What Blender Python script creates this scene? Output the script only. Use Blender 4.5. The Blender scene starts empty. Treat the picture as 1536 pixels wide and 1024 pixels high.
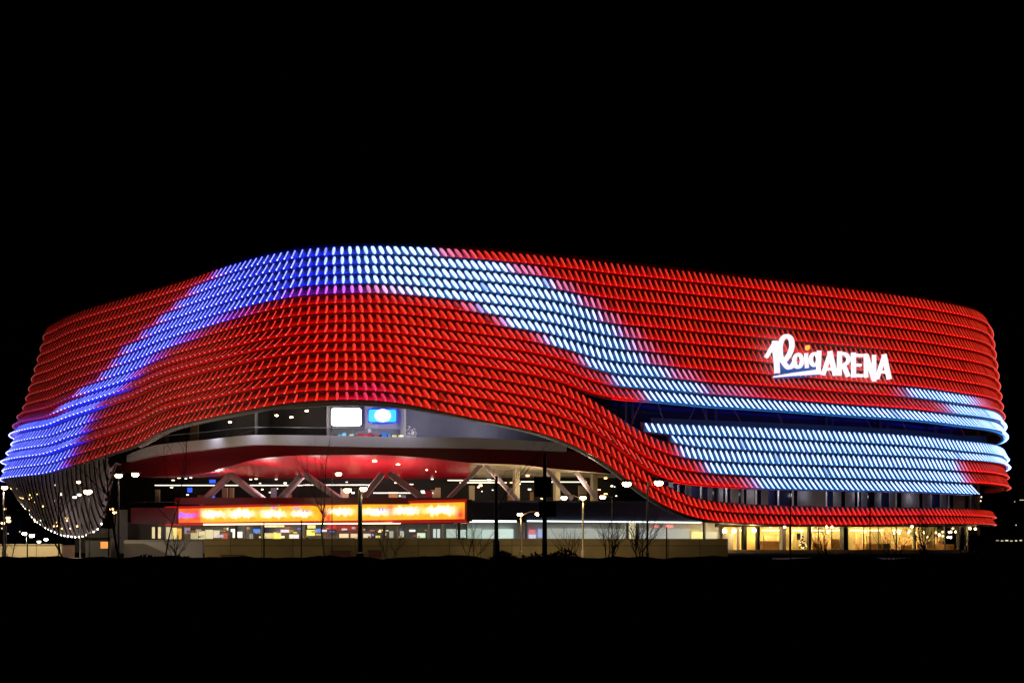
import bpy, math, random
import numpy as np
from mathutils import Vector
C = bpy.context.scene.collection
random.seed(7)
F = 2200.0; CX = 768.0; HOR = 812.0; EYE = 1.8; ROOF = 36.0

# ------------------------------------------------------------------ helpers
def pchip(xs, ys):
    xs = np.array(xs, float); ys = np.array(ys, float)
    h = np.diff(xs); d = np.diff(ys) / h; n = len(xs); m = np.zeros(n)
    m[0] = d[0]; m[-1] = d[-1]
    for i in range(1, n - 1):
        if d[i-1] * d[i] > 0:
            w1 = 2*h[i] + h[i-1]; w2 = h[i] + 2*h[i-1]
            m[i] = (w1 + w2) / (w1 / d[i-1] + w2 / d[i])
    def f(x):
        x = np.clip(np.asarray(x, float), xs[0], xs[-1])
        k = np.clip(np.searchsorted(xs, x, side='right') - 1, 0, n - 2)
        t = (x - xs[k]) / h[k]; t2 = t*t; t3 = t2*t
        return (2*t3-3*t2+1)*ys[k] + (t3-2*t2+t)*h[k]*m[k] + (-2*t3+3*t2)*ys[k+1] + (t3-t2)*h[k]*m[k+1]
    return f

class MB:
    """collects faces for ONE mesh; every face may carry an LED colour"""
    def __init__(s): s.v = []; s.f = []; s.c = []
    def face(s, pts, col=(0, 0, 0)):
        n = len(s.v); s.v += [tuple(p) for p in pts]; s.f.append(tuple(range(n, n+len(pts)))); s.c.append(col)
    def solid(s, ring0, ring1, col=(0, 0, 0), caps=True):
        n = len(s.v); k = len(ring0)
        s.v += [tuple(p) for p in ring0] + [tuple(p) for p in ring1]
        for i in range(k):
            j = (i+1) % k; s.f.append((n+i, n+j, n+k+j, n+k+i)); s.c.append(col)
        if caps:
            s.f.append(tuple(n+i for i in reversed(range(k)))); s.f.append(tuple(n+k+i for i in range(k))); s.c += [col, col]
    def box(s, a, b, col=(0, 0, 0)):
        x0, y0, z0 = a; x1, y1, z1 = b
        s.solid([(x0,y0,z0),(x1,y0,z0),(x1,y1,z0),(x0,y1,z0)], [(x0,y0,z1),(x1,y0,z1),(x1,y1,z1),(x0,y1,z1)], col)
    def rings(s, rs, col=(0, 0, 0), close=False, caps=True):
        n = len(s.v); k = len(rs[0]); m = len(rs)
        for r in rs: s.v += [tuple(p) for p in r]
        for a in range(m if close else m-1):
            b = (a+1) % m
            for i in range(k):
                j = (i+1) % k; s.f.append((n+a*k+i, n+a*k+j, n+b*k+j, n+b*k+i)); s.c.append(col)
        if caps and not close:
            s.f.append(tuple(n+i for i in reversed(range(k)))); s.f.append(tuple(n+(m-1)*k+i for i in range(k))); s.c += [col, col]
    def tube(s, pts, rad, seg=8, col=(0, 0, 0)):
        pts = [Vector(p) for p in pts]
        if not hasattr(rad, '__len__'): rad = [rad]*len(pts)
        rs = []
        for i, p in enumerate(pts):
            t = (pts[min(i+1, len(pts)-1)] - pts[max(i-1, 0)]).normalized()
            u = t.cross(Vector((0, 0, 1)) if abs(t.z) < .9 else Vector((0, 1, 0))).normalized(); w = t.cross(u)
            rs.append([p + (u*math.cos(2*math.pi*q/seg) + w*math.sin(2*math.pi*q/seg))*rad[i] for q in range(seg)])
        s.rings(rs, col)
    def ball(s, c, r, seg=12, rows=7, col=(0, 0, 0)):
        rx, ry, rz = r if hasattr(r, '__len__') else (r, r, r)
        rs = []
        for a in range(rows+1):
            th = math.pi*(a+.02)/(rows+.04); 
            rs.append([(c[0]+rx*math.sin(th)*math.cos(2*math.pi*q/seg), c[1]+ry*math.sin(th)*math.sin(2*math.pi*q/seg), c[2]-rz*math.cos(th)) for q in range(seg)])
        s.rings(rs, col)
    def build(s, name, m, parent=None, smooth=False):
        me = bpy.data.meshes.new(name); me.from_pydata(s.v, [], s.f)
        if any(any(c) for c in s.c):
            at = me.attributes.new('led', 'FLOAT_COLOR', 'FACE')
            at.data.foreach_set('color', [x for c in s.c for x in (*c, 1.0)])
        me.materials.append(m)
        if smooth: me.polygons.foreach_set('use_smooth', [True]*len(me.polygons))
        me.update()
        o = bpy.data.objects.new(name, me); C.objects.link(o)
        if parent is not None:
            o.parent = parent; o.matrix_parent_inverse = parent.matrix_world.inverted() if False else o.matrix_parent_inverse
            o.location = -Vector(parent.location)
        return o

def tag(o, label=None, cat=None, group=None, kind=None):
    for k, v in (('label', label), ('category', cat), ('group', group), ('kind', kind)):
        if v: o[k] = v
    return o
def empty(name, loc, label, cat, group=None):
    o = bpy.data.objects.new(name, None); C.objects.link(o); o.location = loc; o.empty_display_size = .5
    return tag(o, label, cat, group)
def lamp(kind, loc, power, col, parent=None, size=.4, spot=None, to=None):
    d = bpy.data.lights.new('light_source', kind); d.energy = power; d.color = col
    if kind in ('POINT', 'SPOT'): d.shadow_soft_size = size
    if kind == 'SPOT': d.spot_size = math.radians(spot or 120); d.spot_blend = .6
    if kind == 'AREA':
        d.shape = 'RECTANGLE'; d.size, d.size_y = size
    o = bpy.data.objects.new('light_source', d); C.objects.link(o); o.location = loc
    if to is not None: o.rotation_euler = (Vector(to) - Vector(loc)).to_track_quat('-Z', 'Y').to_euler()
    if parent is not None: o.parent = parent; o.location = Vector(loc) - Vector(parent.location)
    return o

def sub(o, part):
    """makes a mesh of a thing a sub-part of one of its parts"""
    w = o.location + o.parent.location; o.parent = part; o.location = (0, 0, 0); return o
def mat(name, col, rough=.6, metal=0., noise=0., nscale=1., emit=None, strength=1., spec=.5, bump=0.):
    m = bpy.data.materials.new(name); m.use_nodes = True; nt = m.node_tree; b = nt.nodes['Principled BSDF']
    b.inputs['Base Color'].default_value = (*col, 1); b.inputs['Roughness'].default_value = rough
    b.inputs['Metallic'].default_value = metal; b.inputs['Specular IOR Level'].default_value = spec
    if noise or bump:
        tc = nt.nodes.new('ShaderNodeTexCoord'); n = nt.nodes.new('ShaderNodeTexNoise')
        n.inputs['Scale'].default_value = nscale; n.inputs['Detail'].default_value = 6
        nt.links.new(tc.outputs['Object'], n.inputs['Vector'])
        if noise:
            r = nt.nodes.new('ShaderNodeMix'); r.data_type = 'RGBA'
            r.inputs[6].default_value = (*[c*(1-noise) for c in col], 1); r.inputs[7].default_value = (*[min(1, c*(1+noise)) for c in col], 1)
            nt.links.new(n.outputs['Fac'], r.inputs[0]); nt.links.new(r.outputs[2], b.inputs['Base Color'])
        if bump:
            bp = nt.nodes.new('ShaderNodeBump'); bp.inputs['Strength'].default_value = bump
            nt.links.new(n.outputs['Fac'], bp.inputs['Height']); nt.links.new(bp.outputs['Normal'], b.inputs['Normal'])
    if emit is not None:
        b.inputs['Emission Color'].default_value = (*emit, 1); b.inputs['Emission Strength'].default_value = strength
    return m
def led_mat(name, base=(.25, .25, .25), rough=.4, strength=1.):
    m = mat(name, base, rough); nt = m.node_tree; b = nt.nodes['Principled BSDF']
    a = nt.nodes.new('ShaderNodeAttribute'); a.attribute_name = 'led'
    nt.links.new(a.outputs['Color'], b.inputs['Emission Color']); b.inputs['Emission Strength'].default_value = strength
    return m
def glass_mat(name, tint=(.6, .7, .8), keep=.75, rough=.05):
    m = bpy.data.materials.new(name); m.use_nodes = True; nt = m.node_tree; nt.nodes.clear()
    out = nt.nodes.new('ShaderNodeOutputMaterial'); mx = nt.nodes.new('ShaderNodeMixShader')
    t = nt.nodes.new('ShaderNodeBsdfTransparent'); g = nt.nodes.new('ShaderNodeBsdfGlossy')
    t.inputs[0].default_value = (*tint, 1); g.inputs['Roughness'].default_value = rough; g.inputs[0].default_value = (.7, .7, .7, 1)
    mx.inputs[0].default_value = 1-keep
    nt.links.new(t.outputs[0], mx.inputs[1]); nt.links.new(g.outputs[0], mx.inputs[2]); nt.links.new(mx.outputs[0], out.inputs[0])
    return m

M = dict(
    tile=led_mat('lit_ceramic_tile', (.16, .15, .15), .35),
    led=led_mat('led_pixels', (.02, .02, .02), .5),
    backing=mat('facade_backing_metal', (.14, .14, .15), .5, .0, .25, .6),
    dark=mat('dark_metal', (.02, .02, .022), .5), black=mat('black_painted_steel', (.008, .008, .009), .6),
    roof=mat('roof_membrane', (.05, .05, .05), .8, 0, .3, .2),
    core=mat('dark_interior_wall', (.014, .013, .014), .8, 0, .4, .15),
    white=mat('white_painted_panel', (.78, .76, .80), .5, 0, .08, .4),
    trim=mat('brushed_trim', (.45, .45, .47), .5, .3),
    red=mat('red_lit_soffit', (.55, .006, .022), .45, 0, .12, .15),  # red light on the underside is put into this base colour
    darkred=mat('dark_red_fascia', (.17, .003, .009), .4, 0, .2, .2),
    navy=mat('navy_fascia', (.045, .045, .10), .45, 0, .2, .3),
    greyblue=mat('grey_blue_wall', (.20, .21, .32), .6, 0, .1, .3),
    mauve=mat('mauve_steel', (.32, .24, .29), .45, 0, .08, .6),
    tan=mat('tan_concrete', (.45, .37, .25), .7, 0, .12, .6),
    concrete=mat('cast_concrete_wall', (.30, .23, .10), .85, 0, .45, .45, bump=.15),
    greywall=mat('grey_rendered_wall', (.26, .25, .27), .8, 0, .2, .5, bump=.1),
    yellowwall=mat('sand_rendered_wall', (.55, .47, .30), .85, 0, .15, .5, bump=.1),
    cream=mat('cream_interior_wall', (.78, .62, .26), .7, 0, .12, .5),
    wood=mat('warm_wood_panel', (.42, .24, .10), .5, 0, .3, 1.5),
    curtain=mat('grey_curtain', (.34, .33, .36), .85, 0, .15, .8),
    glass=glass_mat('clear_glass', (.85, .88, .9), .86), darkglass=mat('dark_window_glass', (.03, .035, .12), .18, 0, 0, 1, spec=.8),
    soil=mat('dark_field_soil', (.006, .006, .005), 1., 0, .5, .4, bump=.3, spec=0),
    asphalt=mat('asphalt', (.03, .03, .03), .9, 0, .25, .5), bark=mat('dark_bark', (.012, .009, .007), .9, 0, .3, 4.),
    veil=mat('pale_mesh_veil', (.36, .31, .34), .6, 0, .25, .5),
    leaf=mat('dark_evergreen_leaf', (.008, .014, .006), .8),
    bulb_warm=mat('lamp_warm', (.9, .9, .8), .4, emit=(1, .62, .28), strength=30), bulb_white=mat('lamp_white', (.9, .9, .9), .4, emit=(1, .92, .8), strength=26),
    bulb_amber=mat('lamp_amber', (.9, .8, .6), .4, emit=(1, .55, .2), strength=7), bulb_green=mat('lamp_green', (.8, .9, .8), .4, emit=(.75, 1, .8), strength=9),
    strip=mat('strip_light', (.9, .9, .8), .4, emit=(1, .93, .66), strength=2.2), stripw=mat('strip_light_cool', (.9, .9, .9), .4, emit=(.85, 1, .88), strength=2.2),
    stripy=mat('strip_light_warm', (.9, .9, .8), .4, emit=(1, .82, .42), strength=5),
    sign=mat('sign_white_light', (.5, .5, .5), .4, emit=(1, .93, 1), strength=1.05), signy=mat('sign_yellow_light', (.9, .6, .2), .4, emit=(1, .5, .08), strength=1.1),
    signb=mat('sign_blue_panel', (.02, .05, .25), .4, emit=(.01, .06, .22), strength=.8),
    diff_warm=mat('lamp_diffuser_warm', (.7, .6, .4), .5, emit=(1, .62, .30), strength=.75), diff_white=mat('lamp_diffuser_white', (.7, .7, .7), .5, emit=(1, .85, .62), strength=.8),
    diff_amber=mat('lamp_diffuser_amber', (.7, .5, .3), .5, emit=(1, .36, .10), strength=.6), diff_green=mat('lamp_diffuser_green', (.6, .7, .6), .5, emit=(.5, .85, .6), strength=.7),
    screenw=mat('white_screen_light', (.9, .9, .9), .4, emit=(1, .96, 1), strength=6), 
)

def jointed(m, w=3.2, h=1.4):
    nt = m.node_tree; b = nt.nodes['Principled BSDF']; src = b.inputs['Base Color'].links[0].from_socket
    tc = nt.nodes.new('ShaderNodeTexCoord'); mp = nt.nodes.new('ShaderNodeMapping'); mp.inputs['Rotation'].default_value = (math.pi/2, 0, 0)
    br = nt.nodes.new('ShaderNodeTexBrick'); br.offset = 0; br.inputs['Scale'].default_value = 1; br.inputs['Brick Width'].default_value = w; br.inputs['Row Height'].default_value = h; br.inputs['Mortar Size'].default_value = .035
    br.inputs['Color1'].default_value = (1, 1, 1, 1); br.inputs['Color2'].default_value = (.72, .72, .72, 1); br.inputs['Mortar'].default_value = (.25, .25, .25, 1)
    mx = nt.nodes.new('ShaderNodeMix'); mx.data_type = 'RGBA'; mx.blend_type = 'MULTIPLY'; mx.inputs[0].default_value = 1
    nt.links.new(tc.outputs['Object'], mp.inputs[0]); nt.links.new(mp.outputs[0], br.inputs['Vector']); nt.links.new(src, mx.inputs[6]); nt.links.new(br.outputs['Color'], mx.inputs[7]); nt.links.new(mx.outputs[2], b.inputs['Base Color'])
for k_ in ('concrete', 'yellowwall'): jointed(M[k_])

# ------------------------------------------------------------------ traced outlines of the facade (photo pixels)
Ttab = [(75,490),(110,472),(190,447),(270,424),(350,397),(410,381),(470,372),(560,368.5),(650,371),(760,378),(950,397),(1140,418),(1330,440),(1420,454),(1460,464),(1478,480)]
T = pchip(*zip(*Ttab))
B = pchip([5,31,50,70,87,109,127,157,188,211,230,254,305,355,390,440,500,560,620,680,720,780,820,860,900,940,963,988,1014,1039,1065,1110,1200,1300,1376,1440,1470],
          [703,709,713,711.5,707,700,695,685,675,667,655,643,630,620,613,605,601,601,609,623,631,643,653,669,690,720,742,757,769,777,782,785,787.5,788,786,786,787])
def even(a): return lambda x: T(x) + a*(B(x)-T(x))
lx = list(range(5, 860, 35))
UB = pchip(lx + [888,900,950,1000,1040,1140,1250,1380,1440], [float(even(11/16)(x)) for x in lx] + [593.5,598,602,605.5,610,616,624,633,641])
LT = pchip(lx + [888,906,925,943.5,964,981,1000,1018,1036,1070,1140,1250,1380,1440], [float(even(11/16)(x)) for x in lx] + [597,611,623,636,649,658,663,667,671,673.5,677,681,686,690])
L3B = pchip(lx + [900,940,970,997,1020,1040,1140,1250,1380,1440], [float(even(14/16)(x)) for x in lx] + [653.5,688,710,722,726,728,734,736,739,742])
L4T = pchip(lx + [900,940,973,997,1013,1036,1067,1114,1200,1340,1440,1470], [float(even(14/16)(x)) for x in lx] + [653.5,688,712,728.5,737,745,751,755,758.5,760.5,762,764])
BT = pchip([955,985,1040,1140,1250,1380,1440], [632,634,636,640,645,653,660])
ROWS = [('U', i) for i in range(11)] + [('B', 0), ('B', 1)] + [('L', i) for i in range(5)]
def row_y(row, x):
    k, i = row
    if k == 'U': a, b, n, j = T(x), UB(x), 11, i
    elif k == 'B': a, b, n, j = BT(x), LT(x), 2, i
    elif i < 3: a, b, n, j = LT(x), L3B(x), 3, i
    else: a, b, n, j = L4T(x), B(x), 2, i-3
    if k == 'B' and i == 0: return a, np.minimum(a+18, np.maximum(b, a+12))
    if k == 'B': return np.minimum(a+18, np.maximum(b-8, a+12)), np.maximum(b, a+26)
    return a + (b-a)*j/n, a + (b-a)*(j+1)/n

# ------------------------------------------------------------------ plan of the arena
ctrl = []
for px, y in Ttab:
    d = ROOF*F/(HOR-y); ctrl.append(((px-CX)*d/F, d))
ctrl = ctrl + [(80.5,249), (83,262), (80,284), (60,308), (15,322), (-35,318), (-68,300), (-80,278), (-81,262)]
def closed_spline(pts, n=40):
    P = np.array(pts, float); N = len(P); out = []
    for i in range(N):
        p0, p1, p2, p3 = P[(i-1) % N], P[i], P[(i+1) % N], P[(i+2) % N]
        d01, d12, d23 = [max(np.linalg.norm(q), 1e-6)**.5 for q in (p1-p0, p2-p1, p3-p2)]
        m1 = (p2-p1) + d12*((p1-p0)/d01 - (p2-p0)/(d01+d12)); m2 = (p2-p1) + d12*((p3-p2)/d23 - (p3-p1)/(d12+d23))
        for q in range(n):
            t = q/n
            out.append((2*t**3-3*t**2+1)*p1 + (t**3-2*t**2+t)*m1 + (-2*t**3+3*t**2)*p2 + (t**3-t**2)*m2)
    return np.array(out)
plan = closed_spline(ctrl)
def resample(P, step):
    Q = np.vstack([P, P[:1]]); L = np.concatenate([[0], np.cumsum(np.linalg.norm(np.diff(Q, axis=0), axis=1))])
    n = int(round(L[-1]/step)); s = np.arange(n)*L[-1]/n
    return np.stack([np.interp(s, L, Q[:,0]), np.interp(s, L, Q[:,1])], 1), L[-1]/n
for _ in range(2):
    plan, DS = resample(plan, .25)
    for _k in range(60): plan = (np.roll(plan, 1, 0) + 2*plan + np.roll(plan, -1, 0))/4
N = len(plan)
tang = np.roll(plan, -1, 0) - np.roll(plan, 1, 0); tang /= np.linalg.norm(tang, axis=1)[:, None]
nrm = np.stack([tang[:,1], -tang[:,0]], 1)
for _k in range(200): nrm = (np.roll(nrm, 1, 0) + 2*nrm + np.roll(nrm, -1, 0))/4
nrm /= np.linalg.norm(nrm, axis=1)[:, None]
ppx = CX + F*plan[:,0]/plan[:,1]
front = np.where(plan[:,1] < 262)[0]
i0 = int(np.argmin(ppx)); i1 = int(np.argmax(ppx))
if i1 < i0: # rotate so the front runs i0 -> i1
    plan = np.roll(plan, -i0, 0); tang = np.roll(tang, -i0, 0); nrm = np.roll(nrm, -i0, 0); i1 = (i1 - i0) % N; i0 = 0
else:
    plan = np.roll(plan, -i0, 0); tang = np.roll(tang, -i0, 0); nrm = np.roll(nrm, -i0, 0); i1 -= i0; i0 = 0
SPAN = i1
ix = np.arange(-70, SPAN + 90)            # the run of the facade the place shows, a little round each corner
PX0 = plan[ix % N]; NR = nrm[ix % N]; TG = tang[ix % N]
base_px = CX + F*PX0[:,0]/PX0[:,1]
FL = np.interp(ix/SPAN, [0, .25, .45, .7, 1], [7.0, 5.0, 3.0, 2.6, 3.4])      # how far the skin leans out towards its foot
def offset_pts(o):
    return PX0 + NR*np.asarray(o).reshape(-1, 1) if hasattr(o, '__len__') else PX0 + NR*o
class Curve:
    """the plan pushed out by o (metres), addressed by where its points stand"""
    def __init__(s, o):
        s.P = offset_pts(o); px = CX + F*s.P[:,0]/s.P[:,1]
        a, b = int(np.argmin(px)), int(np.argmax(px)); s.a, s.b = a, b; s.px = px
        s.mono = np.maximum.accumulate(px[a:b+1])
    def at(s, x):
        q = np.interp(x, s.mono, np.arange(s.a, s.b+1)); k = int(q); t = q-k; k2 = min(k+1, len(s.P)-1)
        return s.P[k]*(1-t)+s.P[k2]*t, NR[k]*(1-t)+NR[k2]*t, TG[k]
def zz(py, d): return EYE + (HOR-py)*d/F
_cv = {}
def cv(o):
    if o not in _cv: _cv[o] = Curve(o)
    return _cv[o]
def P3(x, y, o):
    p, n, t = cv(o).at(x); return Vector((p[0], p[1], zz(y, p[1])))
def gp(px, d, z=0.): return Vector(((px-CX)*d/F, d, z))

# ------------------------------------------------------------------ LED colours of the facade
R_ = (.90, .036, .015); P_ = (.98, .24, .46); M_ = (.8, .14, 1.3); B_ = (.48, .62, 4.6); C_ = (1.0, 1.62, 4.0); W_ = (.80, .03, .10)
WASH = {R_: (1.2, .0, .0), P_: (.36, .03, .16), M_: (.22, .0, .45), B_: (.0, .012, 1.8), C_: (.0, .12, .42), W_: (1.4, .0, .06)}
def S(*a): return a
STOPS = {
 ('U',0): S((318,R_),(335,B_),(480,B_),(600,C_),(640,C_),(665,P_),(720,R_)),
 ('U',1): S((285,R_),(300,B_),(480,B_),(600,C_),(750,C_),(775,P_),(815,P_),(850,R_)),
 ('U',2): S((262,R_),(275,B_),(480,B_),(590,C_),(815,C_),(835,P_),(860,P_),(890,R_)),
 ('U',3): S((236,R_),(250,B_),(480,B_),(590,C_),(850,C_),(875,P_),(900,P_),(930,R_)),
 ('U',4): S((212,R_),(225,B_),(410,B_),(440,M_),(520,M_),(560,P_),(650,C_),(885,C_),(905,P_),(930,P_),(955,R_)),
 ('U',5): S((182,R_),(195,B_),(310,B_),(350,M_),(390,R_),(685,R_),(708,P_),(735,C_),(910,C_),(935,P_),(955,P_),(985,R_)),
 ('U',6): S((168,R_),(180,B_),(255,B_),(285,M_),(315,R_),(732,R_),(750,P_),(768,C_),(930,C_),(955,P_),(972,P_),(1005,R_)),
 ('U',7): S((150,R_),(162,B_),(215,B_),(238,M_),(262,R_),(792,R_),(812,P_),(830,C_),(950,C_),(975,P_),(1000,P_),(1035,R_)),
 ('U',8): S((118,R_),(130,B_),(195,B_),(210,M_),(228,R_),(852,R_),(868,P_),(882,C_),(985,C_),(1010,P_),(1045,P_),(1085,R_),(1330,R_),(1350,P_),(1370,C_),(1440,C_),(1465,P_),(1485,R_)),
 ('U',9): S((88,R_),(102,B_),(180,B_),(193,M_),(206,R_),(898,R_),(912,P_),(925,C_),(1035,C_),(1065,P_),(1130,P_),(1200,R_),(1392,R_),(1410,P_),(1430,C_)),
 ('U',10): S((20,P_),(34,B_),(150,B_),(157,M_),(168,R_),(945,R_),(957,P_),(972,C_)),
 ('B',0): S((900,C_),), ('B',1): S((900,C_),),
 ('L',0): S((132,B_),(140,M_),(152,R_),(1003,R_),(1015,P_),(1026,C_),(1425,C_),(1438,P_),(1452,R_)),
 ('L',1): S((125,B_),(133,M_),(142,R_),(1038,R_),(1050,P_),(1064,C_),(1432,C_),(1445,P_),(1458,R_)),
 ('L',2): S((118,B_),(127,M_),(134,R_),(1100,R_),(1120,P_),(1142,C_)),
 ('L',3): S((105,B_),(115,M_),(123,R_),(500,R_),(560,W_),(590,R_)),
 ('L',4): S((92,B_),(102,M_),(113,R_),(490,R_),(540,W_),(580,W_),(610,R_)),
}
def tighten(st):
    st = list(st)
    for a in range(len(st)-2):
        if st[a][1] is P_ and st[a+1][1] is P_ and st[a+2][1] is R_:
            x0, x1, x2 = st[a][0], st[a+1][0], st[a+2][0]; st[a+1] = (x0+(x1-x0)*.45, P_); st[a+2] = (x0+(x1-x0)*.45+(x2-x1)*.8, R_)
    return st
STOPS = {k: tighten(v) for k, v in STOPS.items()}
def led(row, x, wash=False):
    st = STOPS[row]; xs = [a for a, c in st]
    return tuple(float(np.interp(x, xs, [(WASH[c] if wash else c)[k] for a, c in st])) for k in range(3))

# ------------------------------------------------------------------ the arena
arena = empty('sports_arena', gp(600, 215), 'huge arena wrapped in glowing red tiles with a wavy blue and white band', 'arena')
PITCH = .93; W = .27; WASHK = 13.
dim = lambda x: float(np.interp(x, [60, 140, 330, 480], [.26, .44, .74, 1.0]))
skew = lambda x: float(np.interp(x, [330, 500, 600, 760, 880], [-.05, .10, .34, .34, .06]))
fat = lambda x: float(np.interp(x, [420, 560, 760, 880], [1., 1.36, 1.16, .72]))
LEAN = {('U',8):.45,('U',9):.7,('U',10):.8,('L',2):.7,('L',1):.3,('B',0):.1,('B',1):.15}
rng = np.random.RandomState(3)
geo = {}
for row in ROWS:
    k, i = row
    lev = {'U': i, 'B': 11+i, 'L': 11+i}[k]
    o_t = FL*(lev/15.0); o_b = o_t + .45
    if k == 'L':                                          # right of the wave the lowest bands step back under the windows
        if i >= 3:
            back = np.interp(base_px, [985, 1120], [0, 1])*np.where(ix > SPAN*.45, 1, 0); back[ix > SPAN*.9] = 1
            o_t = o_t*(1-back) + .6*back; o_b = o_b*(1-back) + .9*back
    top = offset_pts(o_t); bot = offset_pts(o_b)
    def heights(P, which):
        px = CX + F*P[:,0]/P[:,1]; a, b = int(np.argmin(px)), int(np.argmax(px)); z = np.zeros(len(px))
        y = row_y(row, np.clip(px, 5, 1500))[which]
        z = zz(y, P[:,1])
        lo = np.where((px > 72) & (np.arange(len(px)) >= a))[0][0]; hi = np.where((px < 1438) & (np.arange(len(px)) <= b))[0][-1]
        z[:lo] = z[lo]; z[hi:] = z[hi]
        return z, px, a, b
    zt, pxt, a, b = heights(top, 0); zb, pxb, a2, b2 = heights(bot, 1)
    kx = np.ones(31)/31
    sm = lambda z: np.convolve(np.pad(z, 15, mode='edge'), kx, 'valid')
    zt, zb = sm(zt), sm(zb)
    lo, hi = 0, len(ix)-1
    fr = np.arange(len(ix))
    if row == ('B',0): lo = int(np.where((pxt > 962) & (fr > len(ix)*.5))[0][0])
    if row == ('B',1): lo = int(np.where((pxt > 1000) & (fr > len(ix)*.5))[0][0])
    if row == ('L',2): hi = int(np.where(pxt < 1459)[0][np.where(np.where(pxt < 1459)[0] < b)[0][-1]])
    geo[row] = (top, bot, zt, zb, lo, hi, pxt)
    # the bent metal sheet the tiles hang on
    mb = MB(); rs = []
    for q in range(lo, hi+1, 4):
        T_ = (*top[q], zt[q]); B2 = (*bot[q], zb[q]); n = NR[q]*.35
        rs.append([T_, B2, (bot[q][0]-n[0]*1.6, bot[q][1]-n[1]*1.6, zb[q]-.02), (top[q][0]-n[0], top[q][1]-n[1], zt[q]+.02)])
    mb.rings(rs); mb.build('tile_rail', M['backing'], arena, True)
    # LED wash strip along the foot of the row, shining up the metal sheet
    mb = MB(); rs = []; cs = []
    for q in range(lo, hi+1, 4):
        p = bot[q]; n = NR[q]; z = zb[q]+.03
        rs.append([(*(p+n*.06), z+.05), (*(p+n*.06), z), (*(p+n*.26), z), (*(p+n*.26), z+.13)])
        x = CX + F*p[0]/p[1]; cs.append((led(row, x, True), dim(x)))
    n0 = len(mb.f); mb.rings(rs)
    for a_ in range(len(rs)-1):
        c, dd = cs[a_]; k_ = WASHK*(dd if c[0] > c[2] else 1.)
        mb.c[n0+a_*4+3] = tuple(v*k_ for v in c)
        if row in (('U',10),('L',2)) and (rs[a_][0][0] > 12 + 8*(row[0] == 'L')): mb.c[n0+a_*4+1] = tuple(v*k_*.3 for v in c)
    mb.build('led_wash_emitter', M['tile'], arena)
    # the tiles of this row
    mb = MB(); lean0 = LEAN.get(row, 0.); prev = None
    step = PITCH/DS; q = lo + 2.0
    while q < hi-1:
        g = int(q); t = q-g; lean = lean0*float(np.interp(ix[g]/SPAN, [.88, .99], [1, .1]))
        def L2(A): return A[g]*(1-t) + A[g+1]*t
        pt, pb, n, tg = L2(top), L2(bot), L2(NR), L2(TG); a_, b_ = L2(zt), L2(zb); x = CX + F*(pt[0]+pb[0])/(pt[1]+pb[1])
        h = a_-b_
        yvis = .5*(a_+b_)
        c = led(row, min(max(x, 6), 1508) if True else x)
        j = (1 + rng.uniform(-.20, .16))*(.5 if rng.rand() < .015 else 1); isred = c[2] < .2
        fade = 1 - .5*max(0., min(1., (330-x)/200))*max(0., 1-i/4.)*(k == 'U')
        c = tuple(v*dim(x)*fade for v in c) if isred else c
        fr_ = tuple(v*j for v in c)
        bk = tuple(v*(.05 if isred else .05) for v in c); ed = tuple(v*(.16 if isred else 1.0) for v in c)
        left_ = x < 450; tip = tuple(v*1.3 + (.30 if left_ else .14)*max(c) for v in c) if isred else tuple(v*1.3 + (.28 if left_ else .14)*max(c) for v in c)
        ang = math.radians(25 + rng.uniform(-4, 4)); wv = np.array(tg)*math.cos(ang) + np.array(n)*math.sin(ang); nv = -np.array(tg)*math.sin(ang) + np.array(n)*math.cos(ang)
        rings = []
        sk, ft = skew(x), fat(x)
        for (u, wd, push) in ((.10, .6, .18), (.30, .95, .26), (.62, 1.0, .42), (.88, .66, .54)):
            o = pt*(1-u) + pb*u + n*(push + lean*u) + tg*sk*(u-.5)*2; z = a_ - h*u
            o = o + n*.05
            w = wv*W*wd*.78*ft; th = nv*(.045 if x > 450 else .07)
            rings.append([(*(o-w+th*.2), z), (*(o+th+nv*.05), z), (*(o+w+th*.2), z), (*(o-th), z)])
        n0 = len(mb.v)
        for r in rings: mb.v += r
        if prev is not None: mb.f.append((prev+1, prev+3, n0+3, n0+1)); mb.c.append((0, 0, 0))
        prev = n0
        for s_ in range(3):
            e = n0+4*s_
            for f_, col in (((0,1),tuple(v*(.46 if isred else .85) for v in fr_)),((1,2),tuple(v*1.15 for v in fr_)),((2,3),bk),((3,0),ed)):  # left facet dimmed, right one brightened: shading put into the glow
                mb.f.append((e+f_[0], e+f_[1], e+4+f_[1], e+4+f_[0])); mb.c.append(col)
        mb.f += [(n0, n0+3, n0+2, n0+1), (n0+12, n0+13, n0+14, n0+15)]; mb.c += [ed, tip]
        cpt = pb + n*(.62+lean) + tg*sk*.8; zc = a_ - h*.89; rr = .10 if left_ else .07
        nv0 = len(mb.v)
        tg3 = np.array([tg[0], tg[1], 0]); n3 = np.array([n[0], n[1], 0]); c3 = np.array([cpt[0], cpt[1], zc])
        for v in (c3-tg3*rr, c3+tg3*rr, c3-n3*rr, c3+n3*rr, c3-np.array([0,0,rr]), c3+np.array([0,0,rr])): mb.v.append(tuple(v))
        for f_ in ((0,2,5),(2,1,5),(1,3,5),(3,0,5),(2,0,4),(1,2,4),(3,1,4),(0,3,4)):
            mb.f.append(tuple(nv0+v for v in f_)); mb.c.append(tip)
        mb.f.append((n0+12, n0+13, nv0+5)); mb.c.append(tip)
        q += step*float(np.interp(x, [60, 150, 380, 540], [1.5, 1.45, 1.38, 1.0]))
    mb.build('tile_cladding', M['tile'], arena)

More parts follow.
